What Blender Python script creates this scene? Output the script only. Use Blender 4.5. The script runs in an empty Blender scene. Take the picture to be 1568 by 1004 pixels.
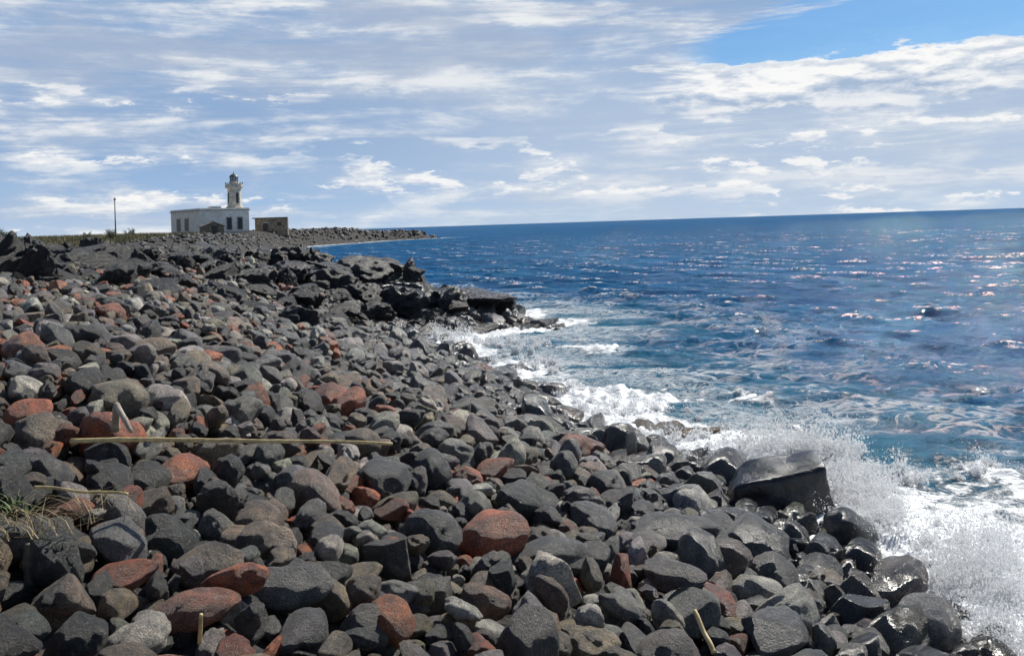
import bpy, math, random, time
import numpy as np
from mathutils import Vector, noise, Euler
T0=time.time()
random.seed(11); rng=np.random.default_rng(7)
scene=bpy.context.scene
scene.view_settings.view_transform='Standard'
scene.view_settings.look='None'
scene.view_settings.exposure=0
H=4.0
# ------------------------------------------------------------ camera
cam=bpy.data.cameras.new("camera"); co=bpy.data.objects.new("camera",cam)
scene.collection.objects.link(co); scene.camera=co
cam.sensor_width=36; cam.lens=31.2; cam.shift_y=-0.1014
cam.clip_start=0.1; cam.clip_end=60000
co.location=(0,0,H); co.rotation_euler=(math.radians(90),math.radians(1.81),0)
# ------------------------------------------------------------ sun
SAZ=math.radians(38); SEL=math.radians(43)
S=Vector((math.sin(SAZ)*math.cos(SEL),math.cos(SAZ)*math.cos(SEL),math.sin(SEL)))
sl=bpy.data.lights.new("sun",'SUN'); sl.energy=5.0; sl.angle=math.radians(0.5); sl.color=(1,0.96,0.88)
so=bpy.data.objects.new("sun",sl); scene.collection.objects.link(so)
so.rotation_euler=S.to_track_quat('Z','Y').to_euler(); so.location=(60,80,90)
# ------------------------------------------------------------ node helper
class NT:
    def __init__(s,tree): s.t=tree; s.n=tree.nodes; s.l=tree.links
    def node(s,ty,**k):
        n=s.n.new(ty)
        for a,b in k.items(): setattr(n,a,b)
        return n
    def set(s,sock,v):
        if isinstance(v,bpy.types.NodeSocket): s.l.new(v,sock)
        else: sock.default_value=v
    def m(s,op,a,b=None,c=None,clamp=False):
        n=s.node('ShaderNodeMath',operation=op); n.use_clamp=clamp
        s.set(n.inputs[0],a)
        if b is not None: s.set(n.inputs[1],b)
        if c is not None: s.set(n.inputs[2],c)
        return n.outputs[0]
    def ss(s,x,a,b,lo=0.0,hi=1.0):
        n=s.node('ShaderNodeMapRange',interpolation_type='SMOOTHSTEP')
        s.set(n.inputs['Value'],x); s.set(n.inputs['From Min'],a); s.set(n.inputs['From Max'],b)
        s.set(n.inputs['To Min'],lo); s.set(n.inputs['To Max'],hi)
        return n.outputs[0]
    def noise(s,v,scale,detail=6,rough=0.55,dist=0.0):
        n=s.node('ShaderNodeTexNoise'); s.set(n.inputs['Vector'],v)
        s.set(n.inputs['Scale'],scale); n.inputs['Detail'].default_value=detail
        n.inputs['Roughness'].default_value=rough; n.inputs['Distortion'].default_value=dist
        return n.outputs[0]
    def mix(s,f,a,b,bt='MIX'):
        n=s.node('ShaderNodeMix',data_type='RGBA',blend_type=bt)
        s.set(n.inputs[0],f)
        s.set(n.inputs[6],a if isinstance(a,bpy.types.NodeSocket) else (*a,1))
        s.set(n.inputs[7],b if isinstance(b,bpy.types.NodeSocket) else (*b,1))
        return n.outputs[2]
    def vm(s,op,a,b):
        n=s.node('ShaderNodeVectorMath',operation=op); s.set(n.inputs[0],a); s.set(n.inputs[1],b)
        return n.outputs[0]
def newmat(name):
    m=bpy.data.materials.new(name); m.use_nodes=True
    nt=NT(m.node_tree); b=m.node_tree.nodes['Principled BSDF']
    return m,nt,b
# ------------------------------------------------------------ world
w=bpy.data.worlds.new("World"); scene.world=w; w.use_nodes=True
nt=NT(w.node_tree); bg=w.node_tree.nodes['Background']
sky=nt.node('ShaderNodeTexSky',sky_type='NISHITA'); sky.sun_disc=False
sky.sun_elevation=SEL; sky.sun_rotation=SAZ; sky.air_density=1.0; sky.dust_density=0.6; sky.ozone_density=2.0
STR=0.1
bg.inputs[1].default_value=STR
tc=nt.node('ShaderNodeTexCoord'); D=tc.outputs['Generated']
sx=nt.node('ShaderNodeSeparateXYZ'); nt.l.new(D,sx.inputs[0]); X,Y,Z=sx.outputs
az=nt.m('ARCTAN2',X,Y)
V1=nt.vm('MULTIPLY',D,(3.0,3.0,13.0)); V1=nt.vm('ADD',V1,(3.1,0.4,1.7))
V2=nt.vm('MULTIPLY',D,(13.0,13.0,46.0)); V2=nt.vm('ADD',V2,(1.3,8.4,4.2))
N1=nt.noise(V1,1.0,10,0.62,0.5)
N1b=nt.noise(nt.vm('ADD',nt.vm('MULTIPLY',D,(4,4,42)),(9,2,5)),1.0,10,0.66,0.5)
N2=nt.noise(V2,1.0,11,0.60,0.15)
N2u=nt.noise(nt.vm('ADD',V2,(0.08,0.02,0.25)),1.0,11,0.60,0.15)
lit=nt.m('MULTIPLY_ADD',nt.m('SUBTRACT',N2,N2u),6.0,0.55,clamp=True)
k=1/STR
def c(r,g,b): return (r*k,g*k,b*k)
clear=nt.mix(1.0,sky.outputs[0],(0.42,0.68,0.92),'MULTIPLY')
streak=nt.m('ADD',nt.m('ADD',nt.m('MULTIPLY',N1,0.50),nt.m('MULTIPLY',N1b,0.32)),nt.m('MULTIPLY',N2,.18))
veil=nt.ss(streak,0.42,0.57)
blueband=nt.mix(nt.ss(Z,0.0,0.12),c(.36,.53,.77),c(.28,.42,.65))
veilcol=nt.mix(nt.ss(nt.m('ADD',nt.m('MULTIPLY',N1b,.5),nt.m('MULTIPLY',N2,.5)),0.44,0.58),c(.46,.55,.70),c(.84,.86,.88))
base=nt.mix(veil,blueband,veilcol)
rw=nt.m('MULTIPLY',nt.ss(az,-0.35,0.15),nt.ss(Z,0.26,0.10))
base=nt.mix(nt.m('MULTIPLY',rw,0.5),base,c(.60,.68,.79))
hz_=nt.ss(Z,0.035,0.0)
base=nt.mix(nt.m('MULTIPLY',hz_,0.5),base,c(.50,.63,.79))
und=nt.m('MULTIPLY',nt.ss(nt.noise(nt.vm('ADD',nt.vm('MULTIPLY',D,(3,3,20)),(4,1,9)),1.0,8,.6,.4),.48,.62),nt.ss(Z,.11,.18))
base=nt.mix(nt.m('MULTIPLY',und,.75),base,c(.38,.47,.63))
rows=nt.ss(nt.noise(nt.vm('MULTIPLY',D,(2.2,2.2,30)),1.0,3),0.44,0.56)
puff=nt.m('MULTIPLY',nt.m('MULTIPLY',nt.ss(N2,0.53,0.58),nt.ss(Z,0.19,0.13)),rows)
puffcol=nt.mix(lit,c(.48,.57,.72),c(.98,.97,.95))
base=nt.mix(nt.m('MULTIPLY',puff,0.78),base,puffcol)
zp=nt.m('ADD',Z,nt.m('MULTIPLY',nt.m('SUBTRACT',N2,0.5),0.070))
lower=nt.ss(zp,0.163,0.168)
line=nt.m('MULTIPLY_ADD',nt.m('SUBTRACT',az,0.23),0.19,0.203)
upper=nt.ss(nt.m('SUBTRACT',line,nt.m('ADD',Z,nt.m('MULTIPLY',nt.m('SUBTRACT',N1b,0.5),0.08))),-0.002,0.012)
hole=nt.m('MULTIPLY',nt.m('MULTIPLY',lower,upper),nt.ss(az,0.17,0.24))
zb=nt.m('ADD',Z,nt.m('MULTIPLY',nt.m('SUBTRACT',N2,0.5),0.095))
band=nt.m('MULTIPLY',nt.m('MULTIPLY',nt.ss(zb,0.108,0.120),nt.ss(zb,0.18,0.172)),nt.ss(nt.m('ADD',az,nt.m('MULTIPLY',nt.m('SUBTRACT',N1b,.5),0.4)),0.14,0.20))
bandcol=nt.mix(nt.m('MULTIPLY',nt.m('ADD',nt.m('MULTIPLY',lit,0.7),nt.ss(zb,0.125,0.160,0,0.55)),1.0,clamp=True),c(.38,.49,.66),c(1.0,.99,.97))
base=nt.mix(nt.m('MULTIPLY',band,0.88),base,bandcol)
base=nt.mix(nt.m('MULTIPLY',hole,.95),base,clear)
hi=nt.ss(Z,0.25,0.36)
hic=nt.mix(nt.ss(N1,0.52,0.68),nt.mix(1.0,clear,(.72,.72,.72),'MULTIPLY'),c(.46,.48,.51))
base=nt.mix(hi,base,hic)
nt.l.new(base,bg.inputs[0])
# ------------------------------------------------------------ shoreline
SH=[(8,-3000),(5.5,-40),(4.3,0),(3.9,5),(3.75,8.5),(3.7,10.5),(3.3,12.6),(2.3,14.9),(.9,17),(0,21),(-1.6,25.8),(-3.5,30.3),(-2.8,33.2),(0.3,34.4),(-0.5,38.5),(-4,42),(-9,46),(-15,54),(-24,70),(-38,110),(-47,150),(-54,190),(-52,225),(-47,250),(-41,280),(-31,296),(-26,303),(-32,312),(-60,330),(-200,400),(-30000,3000),(-30000,-3000)]
SH=np.array(SH,float)
def sdist(x,y):
    x=np.asarray(x,float); y=np.asarray(y,float)
    best=np.full(x.shape,1e18); inside=np.zeros(x.shape,bool)
    n=len(SH)
    for i in range(n):
        a=SH[i]; b=SH[(i+1)%n]; d=b-a
        t=np.clip(((x-a[0])*d[0]+(y-a[1])*d[1])/(d@d),0,1)
        dd=(x-a[0]-t*d[0])**2+(y-a[1]-t*d[1])**2
        if i<n-2: best=np.minimum(best,dd)
        cond=((a[1]>y)!=(b[1]>y))
        with np.errstate(divide='ignore',invalid='ignore'):
            xi=(b[0]-a[0])*(y-a[1])/(b[1]-a[1]+1e-12)+a[0]
        inside^=(cond&(x<xi))
    return np.where(inside,1,-1)*np.sqrt(best)
def sst(x,a,b):
    t=np.clip((x-a)/(b-a),0,1); return t*t*(3-2*t)
def ht(x,y):
    x=np.asarray(x,float); y=np.asarray(y,float)
    s=sdist(x,y)
    near=np.where(s<0,np.maximum(s*0.42,-3.0),np.interp(s,[0,2.5,8.5,14.5,30,100],[-.05,.6,2.55,3.15,3.4,3.6]))
    far=np.where(s<0,np.maximum(s*0.3,-2.5),3.85*(1-np.exp(-np.maximum(s,0)/2.2)))
    f=sst(y,80,160)
    z=near*(1-f)+far*f
    a=np.array([-62,212.]); b=np.array([-46,272.]); d=b-a
    t=np.clip(((x-a[0])*d[0]+(y-a[1])*d[1])/(d@d),0,1)
    dd=(x-a[0]-t*d[0])**2+(y-a[1]-t*d[1])**2
    z=z+np.where(s>0,1.0,0)*0.7*np.exp(-dd/40.0)*np.clip(s/3,0,1)
    z=z-np.where(s>0,1.0,0)*sst(y,255,295)*.9*np.clip(s/3,0,1)
    z=z+np.where(s>1,1,0)*(0.10*np.sin(x*0.9+1.3*np.sin(y*.5))*np.cos(y*0.7))*np.clip(s/3,0,1)
    return z
def h1(x,y): return float(ht(np.array([x]),np.array([y]))[0])
def mesh_grid(name,P,attrs,mat):
    R,C,_=P.shape
    me=bpy.data.meshes.new(name)
    nv=R*C; me.vertices.add(nv); me.vertices.foreach_set('co',P.reshape(-1).astype(np.float32))
    idx=np.arange(nv).reshape(R,C)
    q=np.stack([idx[:-1,:-1],idx[:-1,1:],idx[1:,1:],idx[1:,:-1]],-1).reshape(-1,4)
    nf=len(q); me.loops.add(nf*4); me.loops.foreach_set('vertex_index',q.reshape(-1).astype(np.int32))
    me.polygons.add(nf); me.polygons.foreach_set('loop_start',(np.arange(nf)*4).astype(np.int32))
    me.polygons.foreach_set('use_smooth',np.ones(nf,bool))
    me.update(calc_edges=True)
    for k2,v in attrs.items():
        at=me.attributes.new(k2,'FLOAT','POINT'); at.data.foreach_set('value',v.reshape(-1).astype(np.float32))
    ob=bpy.data.objects.new(name,me); scene.collection.objects.link(ob); me.materials.append(mat)
    return ob
# ------------------------------------------------------------ terrain
gm,nt,b=newmat("gravel_ground")
tcn=nt.node('ShaderNodeTexCoord').outputs['Object']
at=nt.node('ShaderNodeAttribute',attribute_name='inland').outputs['Fac']
n=nt.noise(tcn,2.0,8,0.65); n3=nt.noise(tcn,9.0,6,0.6)
vo=nt.node('ShaderNodeTexVoronoi'); nt.set(vo.inputs['Vector'],tcn); vo.inputs['Scale'].default_value=9
col=nt.mix(nt.ss(n,0.35,0.65),(.02,.019,.018),(.07,.062,.055))
col=nt.mix(nt.m('MULTIPLY',nt.ss(at,30,50),nt.ss(n,.3,.6)),col,(.14,.12,.06))
nt.l.new(col,b.inputs['Base Color']); b.inputs['Roughness'].default_value=.9
bp=nt.node('ShaderNodeBump'); bp.inputs['Strength'].default_value=1; bp.inputs['Distance'].default_value=.08
nt.l.new(nt.m('ADD',vo.outputs['Distance'],n3),bp.inputs['Height']); nt.l.new(bp.outputs[0],b.inputs['Normal'])
rr=np.concatenate([np.exp(np.linspace(math.log(0.3),math.log(400),330)),np.exp(np.linspace(math.log(420),math.log(25000),30))])
th=np.radians(np.linspace(-140,140,420))
Rg,Tg=np.meshgrid(rr,th,indexing='ij')
gx=Rg*np.sin(Tg); gy=Rg*np.cos(Tg); gz=ht(gx,gy); gs=sdist(gx,gy)
mesh_grid("ground",np.stack([gx,gy,gz],-1),{'inland':gs},gm)
# ------------------------------------------------------------ sea
def vnoise(x,y,seed):
    r=np.random.default_rng(seed); tab=r.random((256,256))
    xi=np.floor(x).astype(int); yi=np.floor(y).astype(int); fx=x-xi; fy=y-yi
    fx=fx*fx*(3-2*fx); fy=fy*fy*(3-2*fy)
    g=lambda a,b2: tab[a%256,b2%256]
    return (g(xi,yi)*(1-fx)+g(xi+1,yi)*fx)*(1-fy)+(g(xi,yi+1)*(1-fx)+g(xi+1,yi+1)*fx)*fy
def fbm(x,y,seed,o=5):
    v=0;a=.5
    ca,sa=math.cos(.6),math.sin(.6)
    for i in range(o):
        v=v+a*vnoise(x*2**i,y*2**i,seed+i); a*=.5
        x,y=x*ca-y*sa,x*sa+y*ca
    return v
rr=np.concatenate([np.exp(np.linspace(math.log(3.0),math.log(400),1050)),np.exp(np.linspace(math.log(410),math.log(30000),70))])
th=np.radians(np.linspace(-42,70,780))
Rg,Tg=np.meshgrid(rr,th,indexing='ij')
sxx=Rg*np.sin(Tg); syy=Rg*np.cos(Tg)
cell=Rg*0.0048+0.003
ss_=sdist(sxx,syy)
depthf=np.clip(-ss_/8,0.25,1)
zz=np.zeros_like(Rg); dx=np.zeros_like(Rg); dy=np.zeros_like(Rg)
lams=np.exp(np.linspace(math.log(0.3),math.log(5.0),76))
for L in lams:
    ang=math.radians(rng.normal(250,28 if L>1 else 45)); kx,ky=math.cos(ang),math.sin(ang)
    a=(0.0105 if L<1.8 else .0060)*L*rng.uniform(.5,1.4); kk=2*math.pi/L; ph=rng.uniform(0,6.28)
    att=np.clip((L/cell-2.0)/2.0,0,1)
    wob=1.2*fbm(sxx/(L*3)+L*7,syy/(L*3),int(L*97)%200+5,2)
    p=kk*(kx*sxx+ky*syy)+ph+wob*3
    zz+=att*a*np.cos(p); dx-=att*a*kx*np.sin(p)*.7; dy-=att*a*ky*np.sin(p)*.7
grp=0.6+0.8*fbm(sxx/5,syy/5,3,3)
zz*=grp
zz*=depthf; dx*=depthf; dy*=depthf
hz=zz.copy()
F=np.exp(-np.maximum(-ss_-1.3,0)/2.0)*np.exp(-np.maximum(ss_,0)/.8)
nearm=np.clip((70-Rg)/30,0,1)
lump=fbm(sxx*2.2,syy*2.2,21,5); lump2=fbm(sxx*6,syy*6,31,5); big=fbm(sxx*.45,syy*.45,55,3)
pat=sst(big,.28,.52)
corner=np.exp(-((sxx-5.6)/2.2)**2-((syy-9.6)/4.0)**2)
zz+=nearm*np.maximum(F,corner)*(0.26*(lump-.40)+0.26*(lump2-.45))*(.35+.65*pat)
lw=fbm(sxx*.4,syy*.4,77,3)
crest=np.exp(-((-ss_-3.4-5.0*(lw-.5)-1.4*(lump-.45))/.5)**2)*sst(big,.40,.54)*nearm
zz+=0.12*crest*(0.3+1.4*lump2)
zz=np.where(ss_>1.2,np.minimum(zz,-.3),zz)
foam=np.clip(F*(.5+.65*pat)+crest*.75+corner*.6,0,1.3)
farf=np.exp(-np.maximum(-ss_,0)/4.0)*(1-nearm)
foam=np.maximum(foam,farf)
sm,nt,b=newmat("sea_water")
tcn=nt.node('ShaderNodeTexCoord').outputs['Object']
fo=nt.node('ShaderNodeAttribute',attribute_name='foam').outputs['Fac']
sh=nt.node('ShaderNodeAttribute',attribute_name='shore').outputs['Fac']
cr=nt.node('ShaderNodeAttribute',attribute_name='crest').outputs['Fac']
cd=nt.node('ShaderNodeVectorMath',operation='LENGTH'); nt.l.new(tcn,cd.inputs[0]); dist=cd.outputs['Value']
lace=nt.noise(nt.vm('MULTIPLY',tcn,(.8,1.3,1)),1.5,9,.62,1.2)
ridge=nt.m('SUBTRACT',1.0,nt.m('MULTIPLY',nt.m('ABSOLUTE',nt.m('SUBTRACT',lace,.5)),14.0),clamp=True)
lace2=nt.noise(tcn,4.5,8,.6,.9)
ridge2=nt.m('SUBTRACT',1.0,nt.m('MULTIPLY',nt.m('ABSOLUTE',nt.m('SUBTRACT',lace2,.5)),11.0),clamp=True)
blot=nt.noise(tcn,3.4,10,.72,.4)
thin=nt.noise(nt.vm('MULTIPLY',tcn,(.25,.50,1)),1.0,5,.6,.5)
outer=nt.m('MULTIPLY',nt.ss(sh,-14,-1.5),nt.ss(thin,.40,.58))
inner=nt.ss(sh,-6.5,-1.2)
lacem=nt.m('MULTIPLY',nt.m('MAXIMUM',nt.m('MULTIPLY',ridge,outer),nt.m('MULTIPLY',nt.m('MULTIPLY',ridge2,inner),nt.ss(thin,.35,.52))),.85)
solid=nt.ss(nt.m('ADD',nt.m('MULTIPLY',fo,.60),blot),.76,.90)
wc=nt.m('MULTIPLY',nt.m('MULTIPLY',nt.ss(cr,.09,.15),nt.ss(blot,.51,.58)),.85)
fw=nt.m('MULTIPLY',nt.m('MULTIPLY',nt.ss(nt.noise(nt.vm('MULTIPLY',tcn,(.30,.75,1)),1.0,8,.68,.3),.655,.69),.75),nt.ss(dist,700,250))
fm=nt.m('MAXIMUM',nt.m('MAXIMUM',nt.m('MAXIMUM',lacem,solid),wc),fw,clamp=True)
pn=nt.noise(nt.vm('MULTIPLY',tcn,(.03,.09,1)),1.0,6,.6)
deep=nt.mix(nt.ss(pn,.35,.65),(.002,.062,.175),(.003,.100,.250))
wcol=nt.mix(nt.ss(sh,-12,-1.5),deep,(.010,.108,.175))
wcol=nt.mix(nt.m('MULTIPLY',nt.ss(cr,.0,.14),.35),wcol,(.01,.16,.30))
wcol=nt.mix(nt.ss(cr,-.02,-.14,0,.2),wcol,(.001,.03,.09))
r1=nt.noise(nt.vm('MULTIPLY',tcn,(1,1.5,1)),1.1,9,.62,.3)
r2=nt.noise(nt.vm('MULTIPLY',tcn,(1,1.4,1)),5.0,5,.6,.2)
b1=nt.node('ShaderNodeBump'); b1.inputs['Strength'].default_value=1
nt.l.new(nt.m('MULTIPLY',nt.ss(dist,20,150,.16,.50),nt.ss(dist,250,1500,1.0,.3)),b1.inputs['Distance']); nt.l.new(r1,b1.inputs['Height'])
b2=nt.node('ShaderNodeBump'); b2.inputs['Strength'].default_value=1
nt.l.new(nt.ss(dist,50,200,.05,.0),b2.inputs['Distance'])
nt.l.new(nt.m('ADD',r2,nt.m('MULTIPLY',fm,.6)),b2.inputs['Height']); nt.l.new(b1.outputs[0],b2.inputs['Normal'])
nrm=b2.outputs[0]
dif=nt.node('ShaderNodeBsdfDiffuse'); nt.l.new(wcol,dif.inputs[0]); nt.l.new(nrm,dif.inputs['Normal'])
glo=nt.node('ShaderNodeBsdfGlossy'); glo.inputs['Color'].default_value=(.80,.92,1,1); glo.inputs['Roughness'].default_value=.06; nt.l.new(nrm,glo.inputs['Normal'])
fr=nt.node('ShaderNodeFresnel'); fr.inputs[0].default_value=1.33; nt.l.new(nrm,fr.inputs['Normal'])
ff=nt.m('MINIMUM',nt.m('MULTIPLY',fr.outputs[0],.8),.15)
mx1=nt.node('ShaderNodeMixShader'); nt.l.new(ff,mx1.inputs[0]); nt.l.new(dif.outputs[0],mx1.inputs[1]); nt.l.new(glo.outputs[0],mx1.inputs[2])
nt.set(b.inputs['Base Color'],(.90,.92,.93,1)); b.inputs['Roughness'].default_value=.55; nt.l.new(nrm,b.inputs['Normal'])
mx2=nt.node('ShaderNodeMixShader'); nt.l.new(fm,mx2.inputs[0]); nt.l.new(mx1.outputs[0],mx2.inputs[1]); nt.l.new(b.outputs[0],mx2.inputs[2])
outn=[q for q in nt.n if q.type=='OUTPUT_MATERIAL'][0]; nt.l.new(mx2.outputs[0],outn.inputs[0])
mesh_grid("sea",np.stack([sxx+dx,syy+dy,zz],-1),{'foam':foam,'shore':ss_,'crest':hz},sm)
# ------------------------------------------------------------ rock protos
def stone_material(name,lava=False):
    m,nt,b=newmat(name)
    tc=nt.node('ShaderNodeTexCoord').outputs['Object']
    tint=nt.node('ShaderNodeAttribute',attribute_name='tint',attribute_type='INSTANCER')
    wet=nt.node('ShaderNodeAttribute',attribute_name='wet',attribute_type='INSTANCER').outputs['Fac']
    off=nt.vm('MULTIPLY',tint.outputs['Vector'],(170,230,310))
    v=nt.vm('ADD',tc,off)
    a=nt.noise(v,1.3,6,.65,.4); f=nt.noise(v,18,7,.78)
    col=nt.mix(1.0,tint.outputs['Color'],nt.mix(nt.ss(a,.3,.7),(.42,.42,.44),(1.7,1.58,1.4)),'MULTIPLY')
    col=nt.mix(1.0,col,nt.mix(nt.ss(f,.35,.68),(.35,.35,.35),(1.75,1.75,1.75)),'MULTIPLY')
    col=nt.mix(nt.m('MULTIPLY',nt.ss(nt.noise(v,4,9,.78),.54,.65),.5 if not lava else .3),col,(.42,.385,.31))
    dark=nt.mix(1.0,col,(.40,.40,.42),'MULTIPLY')
    col=nt.mix(wet,col,dark)
    nt.l.new(col,b.inputs['Base Color'])
    nt.l.new(nt.m('ADD',nt.m('MULTIPLY_ADD',wet,-.32,.44),nt.m('MULTIPLY',f,.14)),b.inputs['Roughness'])
    nt.l.new(nt.m('MULTIPLY_ADD',wet,.5,.8),b.inputs['Specular IOR Level'])
    bp=nt.node('ShaderNodeBump'); bp.inputs['Strength'].default_value=1
    bp.inputs['Distance'].default_value=.035 if not lava else .16
    hh=nt.m('ADD',nt.m('MULTIPLY',f,.9),nt.m('MULTIPLY',nt.noise(v,3.5,9,.68),1.2))
    nt.l.new(hh,bp.inputs['Height']); nt.l.new(bp.outputs[0],b.inputs['Normal'])
    return m
M_st=stone_material("beach_stone"); M_lv=stone_material("black_lava",True)
import bmesh
def ico(sub):
    bm=bmesh.new(); bmesh.ops.create_icosphere(bm,subdivisions=sub,radius=1)
    me=bpy.data.meshes.new("t"); bm.to_mesh(me); bm.free(); return me
def proto(name,seed,sub,nplanes,hard,dmin,dmax,nz,sc,mat,fine=0.0,smooth=True,soft=.10):
    r=random.Random(seed); me=ico(sub); me.name=name
    pl=[]
    for i in range(nplanes):
        v=Vector((r.gauss(0,1),r.gauss(0,1),r.gauss(0,1))).normalized(); pl.append((v,r.uniform(dmin,dmax)))
    o=Vector((seed*3.7,seed*1.9,seed*.7))
    for vt in me.vertices:
        p=vt.co.copy()
        p*=1+nz*noise.noise(p*1.1+o)+nz*.4*noise.noise(p*2.7+o)
        for v,d in pl:
            e=p.dot(v)-d
            if e>0: p-=v*(e*e/(e+soft))*hard
        if fine: p*=1+fine*(noise.noise(p*5+o)+.6*noise.noise(p*11+o))
        vt.co=Vector((p.x*sc[0],p.y*sc[1],p.z*sc[2]))
    me.polygons.foreach_set('use_smooth',np.full(len(me.polygons),smooth))
    me.materials.append(mat)
    return bpy.data.objects.new(name,me)
def coll(name,obs):
    c2=bpy.data.collections.new(name)
    for o in obs: c2.objects.link(o)
    return c2
SP=[]
for i in range(32):
    r=random.Random(100+i)
    if i<22:
        SP.append(proto("stone_%02d"%i,100+i,4,r.randint(4,8),r.uniform(.55,.85),.58,.86,r.uniform(.15,.35),(r.uniform(.95,1.4),r.uniform(.72,1.0),r.uniform(.55,.9)),M_st,.016,soft=.10))
    else:
        SP.append(proto("stone_%02d"%i,100+i,4,r.randint(7,12),1.0,.46,.80,r.uniform(.2,.45),(r.uniform(.95,1.35),r.uniform(.7,1.0),r.uniform(.6,1.0)),M_st,.035,soft=.05))
NS=len(SP)
C_st=coll("stone_shapes",SP)
LP=[]
for i in range(10):
    r=random.Random(300+i)
    LP.append(proto("lava_%02d"%i,300+i,5,r.randint(9,16),1.0,.42,.8,r.uniform(.35,.6),(r.uniform(1,1.35),r.uniform(.75,1.05),r.uniform(.7,1.0)),M_lv,.09,soft=.04))
C_lv=coll("lava_shapes",LP)
def gn_group(cl):
    g=bpy.data.node_groups.new("scatter_"+cl.name,'GeometryNodeTree')
    g.interface.new_socket("Geometry",in_out='INPUT',socket_type='NodeSocketGeometry')
    g.interface.new_socket("Geometry",in_out='OUTPUT',socket_type='NodeSocketGeometry')
    N=g.nodes; gi=N.new('NodeGroupInput'); go=N.new('NodeGroupOutput')
    ci=N.new('GeometryNodeCollectionInfo'); ci.inputs[0].default_value=cl; ci.inputs[1].default_value=True; ci.inputs[2].default_value=True
    ip=N.new('GeometryNodeInstanceOnPoints'); ip.inputs['Pick Instance'].default_value=True
    def na(nm,ty):
        a=N.new('GeometryNodeInputNamedAttribute'); a.data_type=ty; a.inputs[0].default_value=nm; return a.outputs[0]
    g.links.new(gi.outputs[0],ip.inputs['Points']); g.links.new(ci.outputs[0],ip.inputs['Instance'])
    g.links.new(na('idx','INT'),ip.inputs['Instance Index'])
    g.links.new(na('rot','FLOAT_VECTOR'),ip.inputs['Rotation'])
    g.links.new(na('scl','FLOAT_VECTOR'),ip.inputs['Scale'])
    g.links.new(ip.outputs[0],go.inputs[0])
    return g
G_st=gn_group(C_st); G_lv=gn_group(C_lv)
def scatter(name,L,grp):
    me=bpy.data.meshes.new(name); n=len(L); me.vertices.add(n)
    me.vertices.foreach_set('co',np.array([l[0] for l in L],np.float32).reshape(-1))
    def A(nm,ty,fld,i):
        a=me.attributes.new(nm,ty,'POINT'); a.data.foreach_set(fld,np.array([l[i] for l in L],np.int32 if ty=='INT' else np.float32).reshape(-1))
    A('rot','FLOAT_VECTOR','vector',1); A('scl','FLOAT_VECTOR','vector',2); A('idx','INT','value',3)
    A('tint','FLOAT_COLOR','color',4); A('wet','FLOAT','value',5)
    ob=bpy.data.objects.new(name,me); scene.collection.objects.link(ob)
    md=ob.modifiers.new("scatter",'NODES'); md.node_group=grp
    return ob
def tint(s):
    q=random.random(); j=lambda: random.uniform(.9,1.1)
    rust=.10 if s>4 else (.05 if s>1.5 else .005)
    if q<rust:
        v=random.uniform(.45,1.25); return (.36*v*j(),.105*v*j(),.038*v*j(),1)
    if q<rust+.27:
        v=random.uniform(.5,1.3); return (.19*v*j(),.148*v*j(),.098*v*j(),1)
    if q<rust+.43:
        v=random.uniform(.7,1.4); return (.35*v,.335*v*j(),.30*v*j(),1)
    if q<rust+.65:
        v=random.uniform(.6,1.1); return (.038*v*j(),.037*v*j(),.035*v*j(),1)
    v=random.uniform(.5,1.6); return (.108*v*j(),.106*v*j(),.102*v*j(),1)
class Hash:
    def __init__(s,c): s.c=c; s.d={}
    def ok(s,x,y,r,f):
        cx,cy=int(x//s.c),int(y//s.c)
        for i in (-1,0,1):
            for j in (-1,0,1):
                for (a,b2,q) in s.d.get((cx+i,cy+j),()):
                    if (a-x)**2+(b2-y)**2<(f*(q+r))**2: return False
        return True
    def add(s,x,y,r): s.d.setdefault((int(x//s.c),int(y//s.c)),[]).append((x,y,r))
def cand(n,ymin,ymax,power=1.0):
    u=rng.random(n); yy=ymin+(ymax-ymin)*u**power
    lo=-0.66*yy-2.5; hi=6.5
    xx=lo+(hi-lo)*rng.random(n)
    return xx,yy
stones=[]
specials=[]
Hs=Hash(0.9)
def reserve(x,y,r): Hs.add(x,y,r); specials.append((x,y,r))
def stone(x,y,r,z0,s,idx=None,wetv=None,tn=None,rot=None,asp=(1,1,1)):
    rt=rot or (random.gauss(0,.55),random.gauss(0,.55),random.uniform(0,6.28))
    wv=wetv if wetv is not None else min(1,max(0,1.1-(s+random.gauss(0,.5))/2.4))
    if wetv is None and y>14 and s<9: wv=min(1,max(wv,.6-(s-2)/9))
    stones.append(((x,y,z0),rt,(r*random.uniform(.9,1.1)*asp[0],r*random.uniform(.9,1.1)*asp[1],r*random.uniform(.88,1.15)*asp[2]),random.randrange(NS) if idx is None else idx,tn or tint(s),wv))
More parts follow.
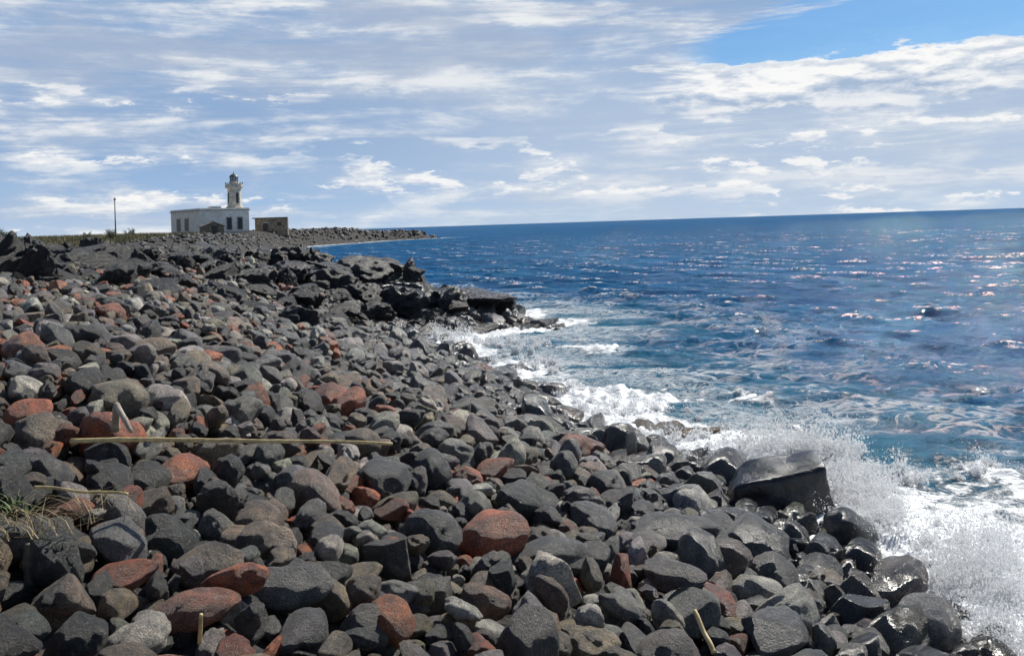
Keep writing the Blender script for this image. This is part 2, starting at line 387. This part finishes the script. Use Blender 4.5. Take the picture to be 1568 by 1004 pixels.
feat=[(0.0,5.75,.25,(.055,.05,.045,1),(0.8,.9,1.5)),(2.0,7.1,.30,(.06,.06,.065,1),(1,1,1)),(1.0,6.3,.26,(.10,.085,.075,1),(1,1,1)),
(.75,9.2,.28,(.07,.07,.075,1),(1,1,1)),(1.6,9.2,.30,(.05,.05,.055,1),(1.1,1,.9)),(-1.5,5.6,.23,(.11,.11,.11,1),(1,1,.9)),
(-2.5,5.5,.20,(.14,.14,.14,1),(1,1,.9)),(-2.0,4.6,.17,(.38,.36,.32,1),(1.1,1,.9)),(2.45,9.3,.36,(.04,.04,.045,1),(1,1,1.15)),
(3.3,9.9,.29,(.07,.07,.08,1),(1,1,1)),(-5.1,9.2,.28,(.28,.11,.05,1),(1,1,1)),(-.3,4.9,.18,(.24,.23,.22,1),(1.4,.9,.8)),(1.7,5.6,.26,(.07,.07,.07,1),(1.3,.9,.8)),
(-.75,7.4,.28,(.04,.04,.04,1),(1,1,1)),(-1.3,8.6,.28,(.04,.04,.04,1),(1,1,1.1)),(3.1,8.3,.27,(.06,.06,.07,1),(1,1,1)),
(-2.75,7.2,.2,(.36,.11,.04,1),(1,1,.9)),(-1.15,4.45,.15,(.38,.09,.035,1),(1,1,.9)),(-1.9,5.0,.18,(.24,.10,.06,1),(1.2,1,.8)),(-.3,6.4,.19,(.18,.10,.065,1),(1,1,1)),(-4.1,7.4,.2,(.40,.11,.04,1),(1.1,1,.8)),
(-.4,4.35,.2,(.06,.06,.06,1),(1,1,1)),(.5,4.9,.22,(.15,.13,.09,1),(.9,1,1.2)),(-1.0,6.6,.24,(.06,.055,.05,1),(1.2,1,1)),(.2,7.6,.27,(.05,.05,.05,1),(1.3,1,.9)),(2.6,6.4,.28,(.09,.085,.08,1),(1.2,1,.9)),(1.3,7.9,.28,(.10,.09,.085,1),(1.2,1,.85)),(2.2,5.2,.27,(.06,.06,.06,1),(1,1,1)),(-.6,5.2,.2,(.10,.085,.075,1),(1.2,1,.9)),(-2.3,6.7,.22,(.05,.045,.04,1),(1.3,1,.9)),(3.2,7.2,.28,(.05,.05,.05,1),(1,1,1))]
for x,y,r,tn,asp in feat:
    reserve(x,y,r*.9); s=float(sdist(np.array([x]),np.array([y]))[0])
    stone(x,y,r,h1(x,y)+r*.72,s,tn=tn,asp=asp,rot=(random.gauss(0,.2),random.gauss(0,.2),random.uniform(0,6.28)))
WB=(3.55,12.1)
reserve(WB[0],WB[1],.65); reserve(WB[0]-.5,WB[1]-.2,.35); reserve(WB[0]+.5,WB[1]+.2,.35)
def layer(n,ymin,ymax,power,rlo,rhi,f,zoff,smax,smin):
    xx,yy=cand(n,ymin,ymax,power); s_=sdist(xx,yy); zz_=ht(xx,yy)
    for x,y,s,z in zip(xx,yy,s_,zz_):
        if s<smin or s>smax: continue
        if y>24 and s>7 and random.random()<min(.75,(y-24)/14): continue
        r=random.uniform(rlo,rhi)*(1+.5*math.exp(-max(s,0)/3))
        if y>18: r*=1+.012*(y-18)
        if y<6 and r>.2: r*=.85
        if not Hs.ok(x,y,r,f): continue
        Hs.add(x,y,r)
        stone(x,y,r,z+r*zoff,s)
layer(700,1,50,1.0,.20,.28,.8,.55,60,-1.2)
layer(5000,1,50,.9,.14,.20,.78,.55,60,-1.5)
layer(28000,1,50,.85,.095,.14,.72,.6,60,-1.5)
layer(80000,1.5,42,.75,.055,.095,.66,.8,60,-.8)
nA=len(stones)
Hs=Hash(0.9)
for s3 in specials: Hs.add(*s3)
def layer2(n,ymin,ymax,rlo,rhi,f,lift):
    xx,yy=cand(n,ymin,ymax,.9); s_=sdist(xx,yy); zz_=ht(xx,yy)
    for x,y,s,z in zip(xx,yy,s_,zz_):
        if s<1.2: continue
        r=random.uniform(rlo,rhi)*(1+.5*math.exp(-max(s,0)/3))
        if not Hs.ok(x,y,r,f): continue
        Hs.add(x,y,r); stone(x,y,r,z+lift*min(1,s/3)+r*.5,s)
layer2(2200,1,40,.14,.22,1.2,.10)
layer2(10000,1,34,.07,.14,.98,.14)
scatter("beach_stones",stones,G_st)
# ------------------------------------------------------------ lava boulders
lava=[]
def lav(x,y,r,z=None,wetv=.1,asp=(1,1,1),rot=None,v=None,idx=None):
    v=v or random.uniform(.014,.035)
    z=h1(x,y)+r*.30 if z is None else z
    lava.append(((x,y,z),rot or (random.gauss(0,.5),random.gauss(0,.5),random.uniform(0,6.28)),(r*asp[0],r*asp[1],r*asp[2]),random.randrange(10) if idx is None else idx,(v*1.05,v,v*.95,1),wetv))
HL=Hash(2.2)
n=6000; yy=22+50*rng.random(n); xx=-0.68*yy-3+(0.68*yy+3)*rng.random(n); s_=sdist(xx,yy)
for x,y,s in zip(xx,yy,s_):
    if s<1.0: continue
    if y<34 and s<9 and random.random()<.9: continue
    if y<30 and random.random()<.6: continue
    r=random.choice([random.uniform(.3,.5),random.uniform(.45,.75),random.uniform(.6,.85)])
    if y>46: r*=.8
    if not HL.ok(x,y,r,.70): continue
    HL.add(x,y,r); lav(x,y,r,asp=(1.25,1,.75))
scatter("lava_boulders",lava,G_lv)
lava=[]
out=[ # x,y,z,r,asp
(-9.9,40,2.6,1.25,(1.3,1,.9)),(-9.4,39.5,3.0,.75,(1,1,1)),(-11.2,40,2.6,1.1,(1.3,1,.8)),(-8.4,38,2.1,1.3,(1.3,1,.8)),(-7.2,38,1.95,1.35,(1.4,1,.8)),
(-6.4,38.5,2.0,1.2,(1.3,1,.8)),(-5.6,38,1.7,1.3,(1.2,1,.9)),(-4.9,37.5,1.5,1.3,(1.1,1,.9)),(-4.35,37,2.2,.66,(.6,.7,1.6)),(-4.0,36.5,1.0,1.3,(1.1,1,.8)),
(-3.2,36,.85,1.2,(1.1,1,.75)),(-2.6,36.5,.9,1.1,(1.2,1,.7)),(-1.7,37,.95,1.15,(1.5,1,.65)),(-.9,36.8,.7,.9,(1.3,1,.7)),(-2.3,34.5,.2,1.0,(1.2,1,.55)),
(-4.6,35,.95,1.1,(1.3,1,.7)),(-6.2,35.5,1.35,1.1,(1.3,1,.75)),(-3.6,33.4,.45,.9,(1.3,1,.65)),(-7.6,35.8,1.7,1.1,(1.2,1,.75)),(-9.2,36.8,2.0,1.1,(1,1,.8)),
(.6,34.5,.0,.9,(1.7,.8,.40)),(1.5,33.8,-.05,.65,(1.3,.8,.45)),(-.5,34.0,.0,.6,(1.2,1,.45)),(-1.6,33.2,.05,.7,(1.3,1,.5)),(-5.3,33.2,.8,.8,(1.2,1,.8)),
(-12.6,39,2.8,1.0,(1,1,.8)),(-13.8,40,3.0,1.1,(1.3,1,.8)),(-6.9,40.5,1.6,1.3,(1,1,.8)),(-3.0,39,.8,1.3,(1.3,1,.5)),(-8.6,42,1.4,1.3,(1,1,.9)),
(-5.8,31.5,1.1,.6,(1.1,1,.8)),(-7.6,32,1.6,.7,(1.1,1,.8)),(-9.6,33,2.2,.8,(1.1,1,.8)),(-11.5,33.5,2.5,.85,(1.1,1,.8))]
for x,y,z,r,asp in out:
    lav(x,y,r,z=z,wetv=.75 if x>-5 else .35,asp=asp,v=random.uniform(.014,.028),rot=(random.gauss(0,.12),random.gauss(0,.12),random.uniform(0,6.28)) if r!=.66 else (0.1,.12,1.0))
    for k2 in range(6):
        a=random.uniform(0,6.28); q=r*random.uniform(.6,1.0)
        lav(x+math.cos(a)*q,y+math.sin(a)*q,r*random.uniform(.22,.42),z=z+random.uniform(-.4,.3)*r*asp[2],wetv=.6 if x>-5 else .3,v=random.uniform(.014,.03),asp=(1.2,1,.8))
scatter("lava_rock_outcrop",lava,G_lv)
lava=[]
for x,y,r in [(2.9,16.6,.42),(3.4,16.4,.32),(2.4,17,.30)]:
    lava.append(((x,y,.06),(0,0,random.uniform(0,6)),(r*1.3,r,r*.45),random.randrange(10),(.26,.165,.04,1),.6))
scatter("weed_covered_rocks",lava,G_lv)
lava=[]
n=14000; yy=85+225*rng.random(n); xx=-110+90*rng.random(n); s_=sdist(xx,yy); z_=ht(xx,yy)
for x,y,s,z in zip(xx,yy,s_,z_):
    if s<-1.5 or s>12: continue
    if (-80<x<-58 and 194<y<216) : continue
    if s>6 and random.random()<.5: continue
    dark=y>240 or random.random()<.4
    r=random.uniform(.3,.7)*(1.1 if y>250 else .75); v=random.uniform(.02,.045) if dark else random.uniform(.12,.24)
    lava.append(((x,y,z+r*.1),(random.gauss(0,.4),random.gauss(0,.4),random.uniform(0,6.28)),(r,r,r*.7),random.randrange(10),(v,v*.96,v*.90,1),.1))
scatter("headland_stones",lava,G_lv)
# ------------------------------------------------------------ wet flat-topped boulder
def wet_boulder():
    bm=bmesh.new()
    L=[(-.86,-.34,-.35),(.62,-.42,-.35),(.80,.40,-.35),(-.80,.42,-.35)]
    Tt=[(-.74,-.26,.22),(.52,-.36,.52),(.66,.34,.62),(-.40,.40,.46)]
    vs=[bm.verts.new(p) for p in L+Tt]
    for f in [(0,1,5,4),(1,2,6,5),(2,3,7,6),(3,0,4,7),(4,5,6,7),(3,2,1,0)]: bm.faces.new([vs[i] for i in f])
    bmesh.ops.bevel(bm,geom=bm.edges[:],offset=.08,segments=3,profile=.6,affect='EDGES')
    bmesh.ops.triangulate(bm,faces=bm.faces[:])
    for _ in range(3): bmesh.ops.subdivide_edges(bm,edges=[e for e in bm.edges if e.calc_length()>.06],cuts=1,use_grid_fill=True)
    for v in bm.verts:
        p=v.co; d=.07*noise.noise(p*1.7)+.04*noise.noise(p*5)+.012*noise.noise(p*14)
        v.co+=p.normalized()*d
    me=bpy.data.meshes.new("wet_boulder"); bm.to_mesh(me); bm.free()
    for p in me.polygons: p.use_smooth=True
    m,nt,b=newmat("wet_basalt"); tc=nt.node('ShaderNodeTexCoord').outputs['Object']
    n1=nt.noise(tc,3,8,.65,.5); n2=nt.noise(tc,22,6,.65)
    nt.l.new(nt.mix(nt.ss(n1,.35,.7),(.012,.012,.014),(.04,.038,.04)),b.inputs['Base Color'])
    nt.l.new(nt.ss(n1,.3,.7,.12,.34),b.inputs['Roughness'])
    bp=nt.node('ShaderNodeBump'); bp.inputs['Distance'].default_value=.025; bp.inputs['Strength'].default_value=1
    nt.l.new(nt.m('ADD',n1,nt.m('MULTIPLY',n2,.35)),bp.inputs['Height']); nt.l.new(bp.outputs[0],b.inputs['Normal'])
    me.materials.append(m)
    o=bpy.data.objects.new("wet_boulder",me); scene.collection.objects.link(o)
    o.location=(WB[0],WB[1],.20); o.rotation_euler=(0,0,math.radians(6)); o.scale=(1.0,.9,.88); return o
wet_boulder()
# ------------------------------------------------------------ generic mesh helpers
def simple_mat(name,col,rough=.7,nscale=6,var=.35,bump=.01):
    m,nt,b=newmat(name); tc=nt.node('ShaderNodeTexCoord').outputs['Object']
    n1=nt.noise(tc,nscale,7,.65)
    lo=tuple(x*(1-var) for x in col); hi=tuple(min(.95,x*(1+var*.6)) for x in col)
    nt.l.new(nt.mix(nt.ss(n1,.35,.65),lo,hi),b.inputs['Base Color']); b.inputs['Roughness'].default_value=rough
    if bump:
        bp=nt.node('ShaderNodeBump'); bp.inputs['Distance'].default_value=bump; nt.l.new(n1,bp.inputs['Height']); nt.l.new(bp.outputs[0],b.inputs['Normal'])
    return m
def addmesh(name,bm,mat,parent=None,smooth=False):
    me=bpy.data.meshes.new(name); bm.to_mesh(me); bm.free()
    if smooth:
        for p in me.polygons: p.use_smooth=True
    me.materials.append(mat); o=bpy.data.objects.new(name,me); scene.collection.objects.link(o)
    if parent: o.parent=parent
    return o
def box(name,c0,sz,mat,parent=None,rz=0,bev=0.0):
    bm=bmesh.new(); bmesh.ops.create_cube(bm,size=1)
    bmesh.ops.scale(bm,vec=sz,verts=bm.verts)
    if bev: bmesh.ops.bevel(bm,geom=bm.edges[:],offset=bev,segments=2,affect='EDGES')
    o=addmesh(name,bm,mat,parent); o.location=c0; o.rotation_euler=(0,0,rz); return o
def lathe(name,prof,seg,c0,mat,parent=None,smooth=False,rz=0):
    bm=bmesh.new(); rings=[]
    for r,z in prof:
        rings.append([bm.verts.new((r*math.cos(2*math.pi*i/seg+rz),r*math.sin(2*math.pi*i/seg+rz),z)) for i in range(seg)])
    for a,b2 in zip(rings[:-1],rings[1:]):
        for i in range(seg): bm.faces.new((a[i],a[(i+1)%seg],b2[(i+1)%seg],b2[i]))
    bm.faces.new(rings[-1]); bm.faces.new(list(reversed(rings[0])))
    o=addmesh(name,bm,mat,parent,smooth); o.location=c0; return o
# ------------------------------------------------------------ lighthouse
M_wall=simple_mat("weathered_whitewash",(.85,.81,.71),.85,1.2,.16,.03)
M_trim=simple_mat("stone_trim",(.50,.47,.41),.85,2,.3,.02)
M_dark=simple_mat("dark_opening",(.03,.03,.035),.4,3,.3,0)
M_tower=simple_mat("tower_plaster",(.62,.57,.47),.85,1.5,.25,.03)
M_lead=simple_mat("lantern_metal",(.16,.17,.17),.5,4,.3,0)
m,nt,b=newmat("lantern_glass"); b.inputs['Base Color'].default_value=(.25,.3,.32,1); b.inputs['Roughness'].default_value=.1; M_gl=m
lh=bpy.data.objects.new("lighthouse",None); scene.collection.objects.link(lh)
gz0=3.85; lh.location=(-69.6,198,gz0); lh.rotation_euler=(0,0,math.radians(43))
A_,B_,Hh=11.8,16.0,5.3
box("walls",(A_/2,B_/2,Hh/2-.5),(A_,B_,Hh+1),M_wall,lh)
box("plinth",(A_/2,B_/2,.0),(A_+.16,B_+.16,1.2),M_trim,lh)
box("cornice",(A_/2,B_/2,Hh+.13),(A_+.5,B_+.5,.22),M_trim,lh)
box("parapet",(A_/2,B_/2,Hh+.4),(A_+.1,B_+.1,.32),M_wall,lh)
box("roof_room",(A_*.45,B_*.25,Hh+.75),(2.2,2.2,.6),M_wall,lh)
def win(nm,x,y,face,wd=1.0,hg=2.7,zc=2.3):
    if face=='r':
        box(nm+"_frame",(x,-.05,zc),(wd+.35,.12,hg+.35),M_trim,lh); box(nm+"_pane",(x,-.10,zc),(wd,.06,hg),M_dark,lh)
    else:
        box(nm+"_frame",(-.05,y,zc),(.12,wd+.35,hg+.35),M_trim,lh); box(nm+"_pane",(-.10,y,zc),(.06,wd,hg),M_dark,lh)
for i,x in enumerate([6.9,9.5]): win("window_r%d"%i,x,0,'r',1.1)
for i,y in enumerate([7.0,11.5]): win("window_l%d"%i,0,y,'l',1.9)
TX,TY=9.9,3.2
lathe("tower_shaft",[(1.95,Hh+.3),(1.95,Hh+.9),(1.65,Hh+1.0),(1.5,Hh+5.0)],8,(TX,TY,0),M_tower,lh,rz=math.pi/8)
for i in range(8):
    a=i*math.pi/4
    if i%2==0: box("tower_slit_%d"%i,(TX+1.46*math.cos(a),TY+1.46*math.sin(a),Hh+2.9),(.12,.55,2.4),M_dark,lh,rz=a)
lathe("gallery",[(1.5,Hh+5.0),(2.0,Hh+5.35),(2.1,Hh+5.36),(2.1,Hh+5.6)],16,(TX,TY,0),M_tower,lh)
lathe("gallery_parapet",[(2.0,Hh+5.6),(2.0,Hh+6.2)],16,(TX,TY,0),M_tower,lh)
for i in range(16):
    a=i*math.pi/8; box("rail_post_%02d"%i,(TX+1.95*math.cos(a),TY+1.95*math.sin(a),Hh+6.4),(.08,.08,.4),M_lead,lh)
lathe("lantern_base",[(1.1,Hh+6.2),(1.1,Hh+6.8)],12,(TX,TY,0),M_tower,lh)
lathe("lantern_room",[(.9,Hh+6.8),(.9,Hh+7.8)],12,(TX,TY,0),M_gl,lh)
for i in range(8):
    a=i*math.pi/4; box("lantern_bar_%d"%i,(TX+.92*math.cos(a),TY+.92*math.sin(a),Hh+7.3),(.1,.1,1.0),M_lead,lh,rz=a)
lathe("lantern_dome",[(1.1,Hh+7.8),(1.05,Hh+7.9),(.85,Hh+8.2),(.5,Hh+8.5),(.15,Hh+8.62),(.18,Hh+8.75),(.05,Hh+8.9),(.03,Hh+9.3)],16,(TX,TY,0),M_lead,lh,True)
M_rub=simple_mat("rubble_wall",(.24,.20,.15),.95,1.6,.5,.08)
M_roof=simple_mat("old_roof",(.16,.14,.12),.9,2,.4,.03)
def gable(name,loc,wd,dp,hw,hr,rz,mat):
    e=bpy.data.objects.new(name,None); scene.collection.objects.link(e); e.location=loc; e.rotation_euler=(0,0,rz)
    bm=bmesh.new()
    p=[(-wd/2,-dp/2,-1),(wd/2,-dp/2,-1),(wd/2,dp/2,-1),(-wd/2,dp/2,-1),(-wd/2,-dp/2,hw),(wd/2,-dp/2,hw),(wd/2,dp/2,hw),(-wd/2,dp/2,hw),(0,-dp/2,hw+hr),(0,dp/2,hw+hr)]
    v=[bm.verts.new(q) for q in p]
    for f in [(0,1,5,8,4),(1,2,6,5),(2,3,7,9,6),(3,0,4,7),(5,6,9,8),(7,4,8,9)]: bm.faces.new([v[i] for i in f])
    addmesh("walls",bm,mat,e)
    sl_=math.atan2(hr,wd/2); ln=math.hypot(wd/2,hr)+.35
    for sgn in (-1,1):
        o=box("roof_%d"%(sgn+1),(sgn*(wd/4+.08),0,hw+hr/2+.05),(ln,dp+.5,.12),M_roof,e); o.rotation_euler=(0,sgn*sl_,0)
    box("door",(0.2,-dp/2-.04,1.0),(.9,.08,2.0),M_dark,e); return e
gable("stone_hut",(-64.6,191,3.6),4.4,3.6,1.9,.9,math.radians(30),M_rub)
e=bpy.data.objects.new("ruined_stone_building",None); scene.collection.objects.link(e); e.location=(-58.4,216,4.3); e.rotation_euler=(0,0,math.radians(12))
box("walls",(0,0,.8),(7.6,5,4.2),M_rub,e); box("roof_slab",(-.3,0,3.02),(8.2,5.4,.22),M_roof,e,)
box("lintel",(-1.4,-2.54,1.9),(1.6,.1,.2),M_trim,e); box("doorway",(-1.4,-2.53,.9),(1.1,.08,1.75),M_dark,e); box("window",(1.8,-2.53,1.5),(.9,.08,.8),M_dark,e)
px_,py_=-53.6,120
lp=bpy.data.objects.new("utility_pole",None); scene.collection.objects.link(lp); lp.location=(px_,py_,h1(px_,py_))
M_pole=simple_mat("pole_wood",(.16,.15,.14),.8)
lathe("shaft",[(.10,-.5),(.06,5.9)],10,(0,0,0),M_pole,lp,True); box("crossarm",(0,0,5.6),(.3,.07,.07),M_pole,lp)
lathe("insulator",[(.03,0),(.06,.05),(.04,.15)],8,(.12,0,5.63),M_lead,lp); lathe("insulator_2",[(.03,0),(.06,.05),(.04,.15)],8,(-.12,0,5.63),M_lead,lp)
# ------------------------------------------------------------ canes and driftwood
def cane(name,pts,r0,r1,mat,nodes=0.28):
    bm=bmesh.new(); P=[Vector(p) for p in pts]; N=40; rings=[]
    def ev(t):
        f=t*(len(P)-1); i=min(int(f),len(P)-2); return P[i].lerp(P[i+1],f-i)
    tot=sum((P[i+1]-P[i]).length for i in range(len(P)-1))
    for i in range(N+1):
        t=i/N; p=ev(t); d=(ev(min(1,t+.01))-ev(max(0,t-.01))).normalized()
        u=d.cross(Vector((0,0,1)));
        if u.length<.1: u=Vector((1,0,0))
        u.normalize(); v=d.cross(u)
        r=r0+(r1-r0)*t
        if (t*tot)%nodes<tot/N: r*=1.22
        p=p+Vector((0,0,.006*math.sin(t*9)))
        rings.append([bm.verts.new(p+u*r*math.cos(a)+v*r*math.sin(a)) for a in [k2*math.pi/4 for k2 in range(8)]])
    for a,b2 in zip(rings[:-1],rings[1:]):
        for k2 in range(8): bm.faces.new((a[k2],a[(k2+1)%8],b2[(k2+1)%8],b2[k2]))
    bm.faces.new(rings[-1]); bm.faces.new(rings[0][::-1])
    return addmesh(name,bm,mat,None,True)
M_cane=simple_mat("dry_cane",(.60,.46,.22),.5,14,.35,.002)
M_drift=simple_mat("driftwood",(.36,.31,.25),.8,12,.4,.003)
cane("cane_stalk",[(-3.0,5.95,2.64),(-1.9,5.85,2.64),(-.82,5.75,2.60)],.017,.010,M_cane)
cane("cane_stalk",[(-2.9,5.3,2.52),(-2.3,5.2,2.49)],.010,.008,M_cane)
cane("driftwood_branch",[(-2.95,6.5,2.60),(-2.8,6.2,2.83),(-2.62,6.0,2.68)],.03,.015,M_drift)
cane("cane_stalk",[(-1.62,4.42,1.97),(-1.58,4.34,2.14)],.011,.009,M_cane)
cane("cane_stalk",[(.98,4.62,1.74),(.92,4.8,1.88)],.014,.012,M_cane)
# ------------------------------------------------------------ vegetation
def blades(name,spots,mat,hmin,hmax,wd,nper,spread,lean=.5):
    V=[];Fc=[]
    for (x,y,z) in spots:
        for k2 in range(nper):
            a=random.uniform(0,6.28); q=random.uniform(0,spread); bx,by=x+q*math.cos(a),y+q*math.sin(a)
            hgt=random.uniform(hmin,hmax); a2=random.uniform(0,6.28); ln=random.uniform(0,lean)*hgt
            ux,uy=math.cos(a2+1.57)*wd/2,math.sin(a2+1.57)*wd/2; i0=len(V); seg=3
            for s5 in range(seg+1):
                t=s5/seg; cx=bx+math.cos(a2)*ln*t*t; cy=by+math.sin(a2)*ln*t*t; cz=z+hgt*t*(1-.15*t*lean); w2=1-t*.85
                V.append((cx-ux*w2,cy-uy*w2,cz)); V.append((cx+ux*w2,cy+uy*w2,cz))
            for s5 in range(seg): j=i0+2*s5; Fc.append((j,j+1,j+3,j+2))
    me=bpy.data.meshes.new(name); me.from_pydata(V,[],Fc); me.materials.append(mat)
    o=bpy.data.objects.new(name,me); scene.collection.objects.link(o); return o
M_gr=simple_mat("dry_grass",(.24,.21,.10),.8,.6,.5,0)
M_sh=simple_mat("shrub_foliage",(.10,.11,.05),.8,2,.5,0)
n=9000; yy=75+115*rng.random(n); xx=-.68*yy-3+(.34*yy+6)*rng.random(n); s_=sdist(xx,yy); z_=ht(xx,yy)
sp=[(x,y,z) for x,y,s,z in zip(xx,yy,s_,z_) if s>10 and not(-80<x<-56 and y>186)]
sp=sp[:3400]
blades("dry_grass",sp,M_gr,.3,.85,.07,10,.8)
def shrub(name,x,y,sz,hh):
    V=[];Fc=[]; z0=h1(x,y)
    def quad(c0,s9):
        d=Vector((random.gauss(0,1),random.gauss(0,1),random.gauss(0,1))).normalized(); u=d.orthogonal().normalized(); v=d.cross(u); i=len(V)
        for a,b2 in ((-1,-.4),(1,-.4),(.6,.5),(-.6,.5)): V.append(tuple(c0+u*a*s9+v*b2*s9))
        Fc.append((i,i+1,i+2,i+3))
    for st in range(14):
        a=random.uniform(0,6.28); tip=Vector((math.cos(a)*sz*random.uniform(.2,1),math.sin(a)*sz*random.uniform(.2,1),hh*random.uniform(.5,1.1)))
        for k2 in range(60):
            t=random.uniform(.15,1)**.7; p=Vector((x,y,z0))+tip*t+Vector((random.gauss(0,.12),random.gauss(0,.12),random.gauss(0,.1)))*hh*.6
            quad(p,random.uniform(.03,.08)*hh*.7)
        i=len(V); w9=.02; V.extend([(x-w9,y,z0),(x+w9,y,z0),tuple(Vector((x,y,z0))+tip)]); Fc.append((i,i+1,i+2))
    me=bpy.data.meshes.new(name); me.from_pydata(V,[],Fc); me.materials.append(M_sh)
    o=bpy.data.objects.new(name,me); scene.collection.objects.link(o)
for x,y,s9,h9 in [(-62.5,110,1.0,1.7),(-52,115,.8,1.6),(-60,104,.9,1.3),(-64.5,112,.8,1.7),(-56.5,118,.9,1.2),(-64,150,1.0,1.4),(-84,186,1.6,1.5),(-79,182,1.2,1.2),(-61,108,.9,1.4),(-66,116,.9,1.6)]:
    shrub("coastal_shrub",x,y,s9,h9)
M_dp=simple_mat("dead_stems",(.36,.28,.15),.8,10,.4,0); M_lf=simple_mat("green_leaves",(.10,.15,.04),.6,10,.4,0)
blades("dry_plant",[(-2.95,5.1,2.37),(-2.75,5.0,2.37),(-3.0,4.9,2.37),(-2.6,5.15,2.37)],M_dp,.08,.22,.006,45,.34,2.4)
blades("green_plant",[(-3.02,5.15,2.45),(-2.9,5.05,2.45)],M_lf,.05,.11,.022,16,.2,1.4)
# ------------------------------------------------------------ spray
def spray(name,plumes):
    icm=ico(1); bv=np.array([v.co[:] for v in icm.vertices]); bf=np.array([p.vertices[:] for p in icm.polygons])
    P=[];R=[]
    for (x,y,z,wx,wy,hh,n,rm,lx) in plumes:
        n=int(n*1.25); rm*=.78
        nj=max(9,n//260)
        jets=[(rng.normal(0,wx),rng.normal(0,wy),rng.uniform(.15,1.0)**1.5,rng.normal(lx,.4),rng.normal(0,.2)) for _ in range(nj)]
        for i in range(n):
            j=jets[rng.integers(nj)]; t=rng.random()**1.8
            hz2=j[2]*hh*t
            sp_=(.035+.11*t)*(hh**.5)
            P.append((x+j[0]+j[3]*hz2+rng.normal(0,sp_*1.2),y+j[1]+j[4]*hz2+rng.normal(0,sp_),z+hz2+rng.normal(0,.03)))
            u=rng.random()
            R.append(rm*(1.3-t)*(.40+1.3*u**5))
    P=np.array(P);R=np.array(R); n=len(P); nb=len(bv)
    V=(P[:,None,:]+bv[None]*R[:,None,None]*np.array([1,1,1.35])).reshape(-1,3); Fc=(bf[None]+(np.arange(n)*nb)[:,None,None]).reshape(-1,3)
    me=bpy.data.meshes.new(name); me.vertices.add(len(V)); me.vertices.foreach_set('co',V.reshape(-1).astype(np.float32))
    me.loops.add(len(Fc)*3); me.loops.foreach_set('vertex_index',Fc.reshape(-1).astype(np.int32))
    me.polygons.add(len(Fc)); me.polygons.foreach_set('loop_start',(np.arange(len(Fc))*3).astype(np.int32)); me.polygons.foreach_set('use_smooth',np.ones(len(Fc),bool)); me.update(calc_edges=True)
    me.materials.append(M_foam); o=bpy.data.objects.new(name,me); scene.collection.objects.link(o)
m,nt,b=newmat("sea_foam"); b.inputs['Base Color'].default_value=(.97,.97,.97,1); b.inputs['Roughness'].default_value=.35
M_foam=m
tr=nt.node('ShaderNodeBsdfTranslucent'); tr.inputs[0].default_value=(.98,.98,.98,1); mx=nt.node('ShaderNodeMixShader'); mx.inputs[0].default_value=.55
outn=[q for q in nt.n if q.type=='OUTPUT_MATERIAL'][0]
nt.l.new(b.outputs[0],mx.inputs[1]); nt.l.new(tr.outputs[0],mx.inputs[2]); nt.l.new(mx.outputs[0],outn.inputs[0])
spray("sea_spray",[(4.5,14.6,0,.50,.25,1.0,16000,.022,-.1),(3.7,14.6,0,.5,.25,.45,6000,.020,0),(5.1,13.5,0,.35,.35,.5,7000,.020,0),(4.65,12.3,0,.25,.35,.6,9000,.018,0),
 (7.0,13.6,0,.3,.25,.5,2000,.015,.1),(5.3,10.0,0,.4,.5,.85,11000,.015,-.1),(4.8,9.2,0,.35,.4,.95,11000,.014,-.1),(4.4,8.2,0,.25,.4,.65,9000,.012,0),(4.35,7.2,0,.25,.35,.75,8000,.011,0),(4.4,11.2,0,.28,.4,.45,8000,.016,0),
 (-2.6,31.6,0,.7,.4,1.0,5000,.034,.0),(0.0,28.5,0,1.0,.6,.5,5000,.030,0),(-1.4,29.8,0,.9,.6,.6,5000,.030,0),(.5,24.8,0,.7,.7,.4,4500,.026,0),(2.1,18.3,0,.8,.4,.4,5000,.022,0),(2.9,15.9,0,.6,.4,.4,6000,.020,0),(1.0,20.8,0,.5,.8,.35,4000,.022,0)])
print("stones",len(stones),nA,"time",time.time()-T0)
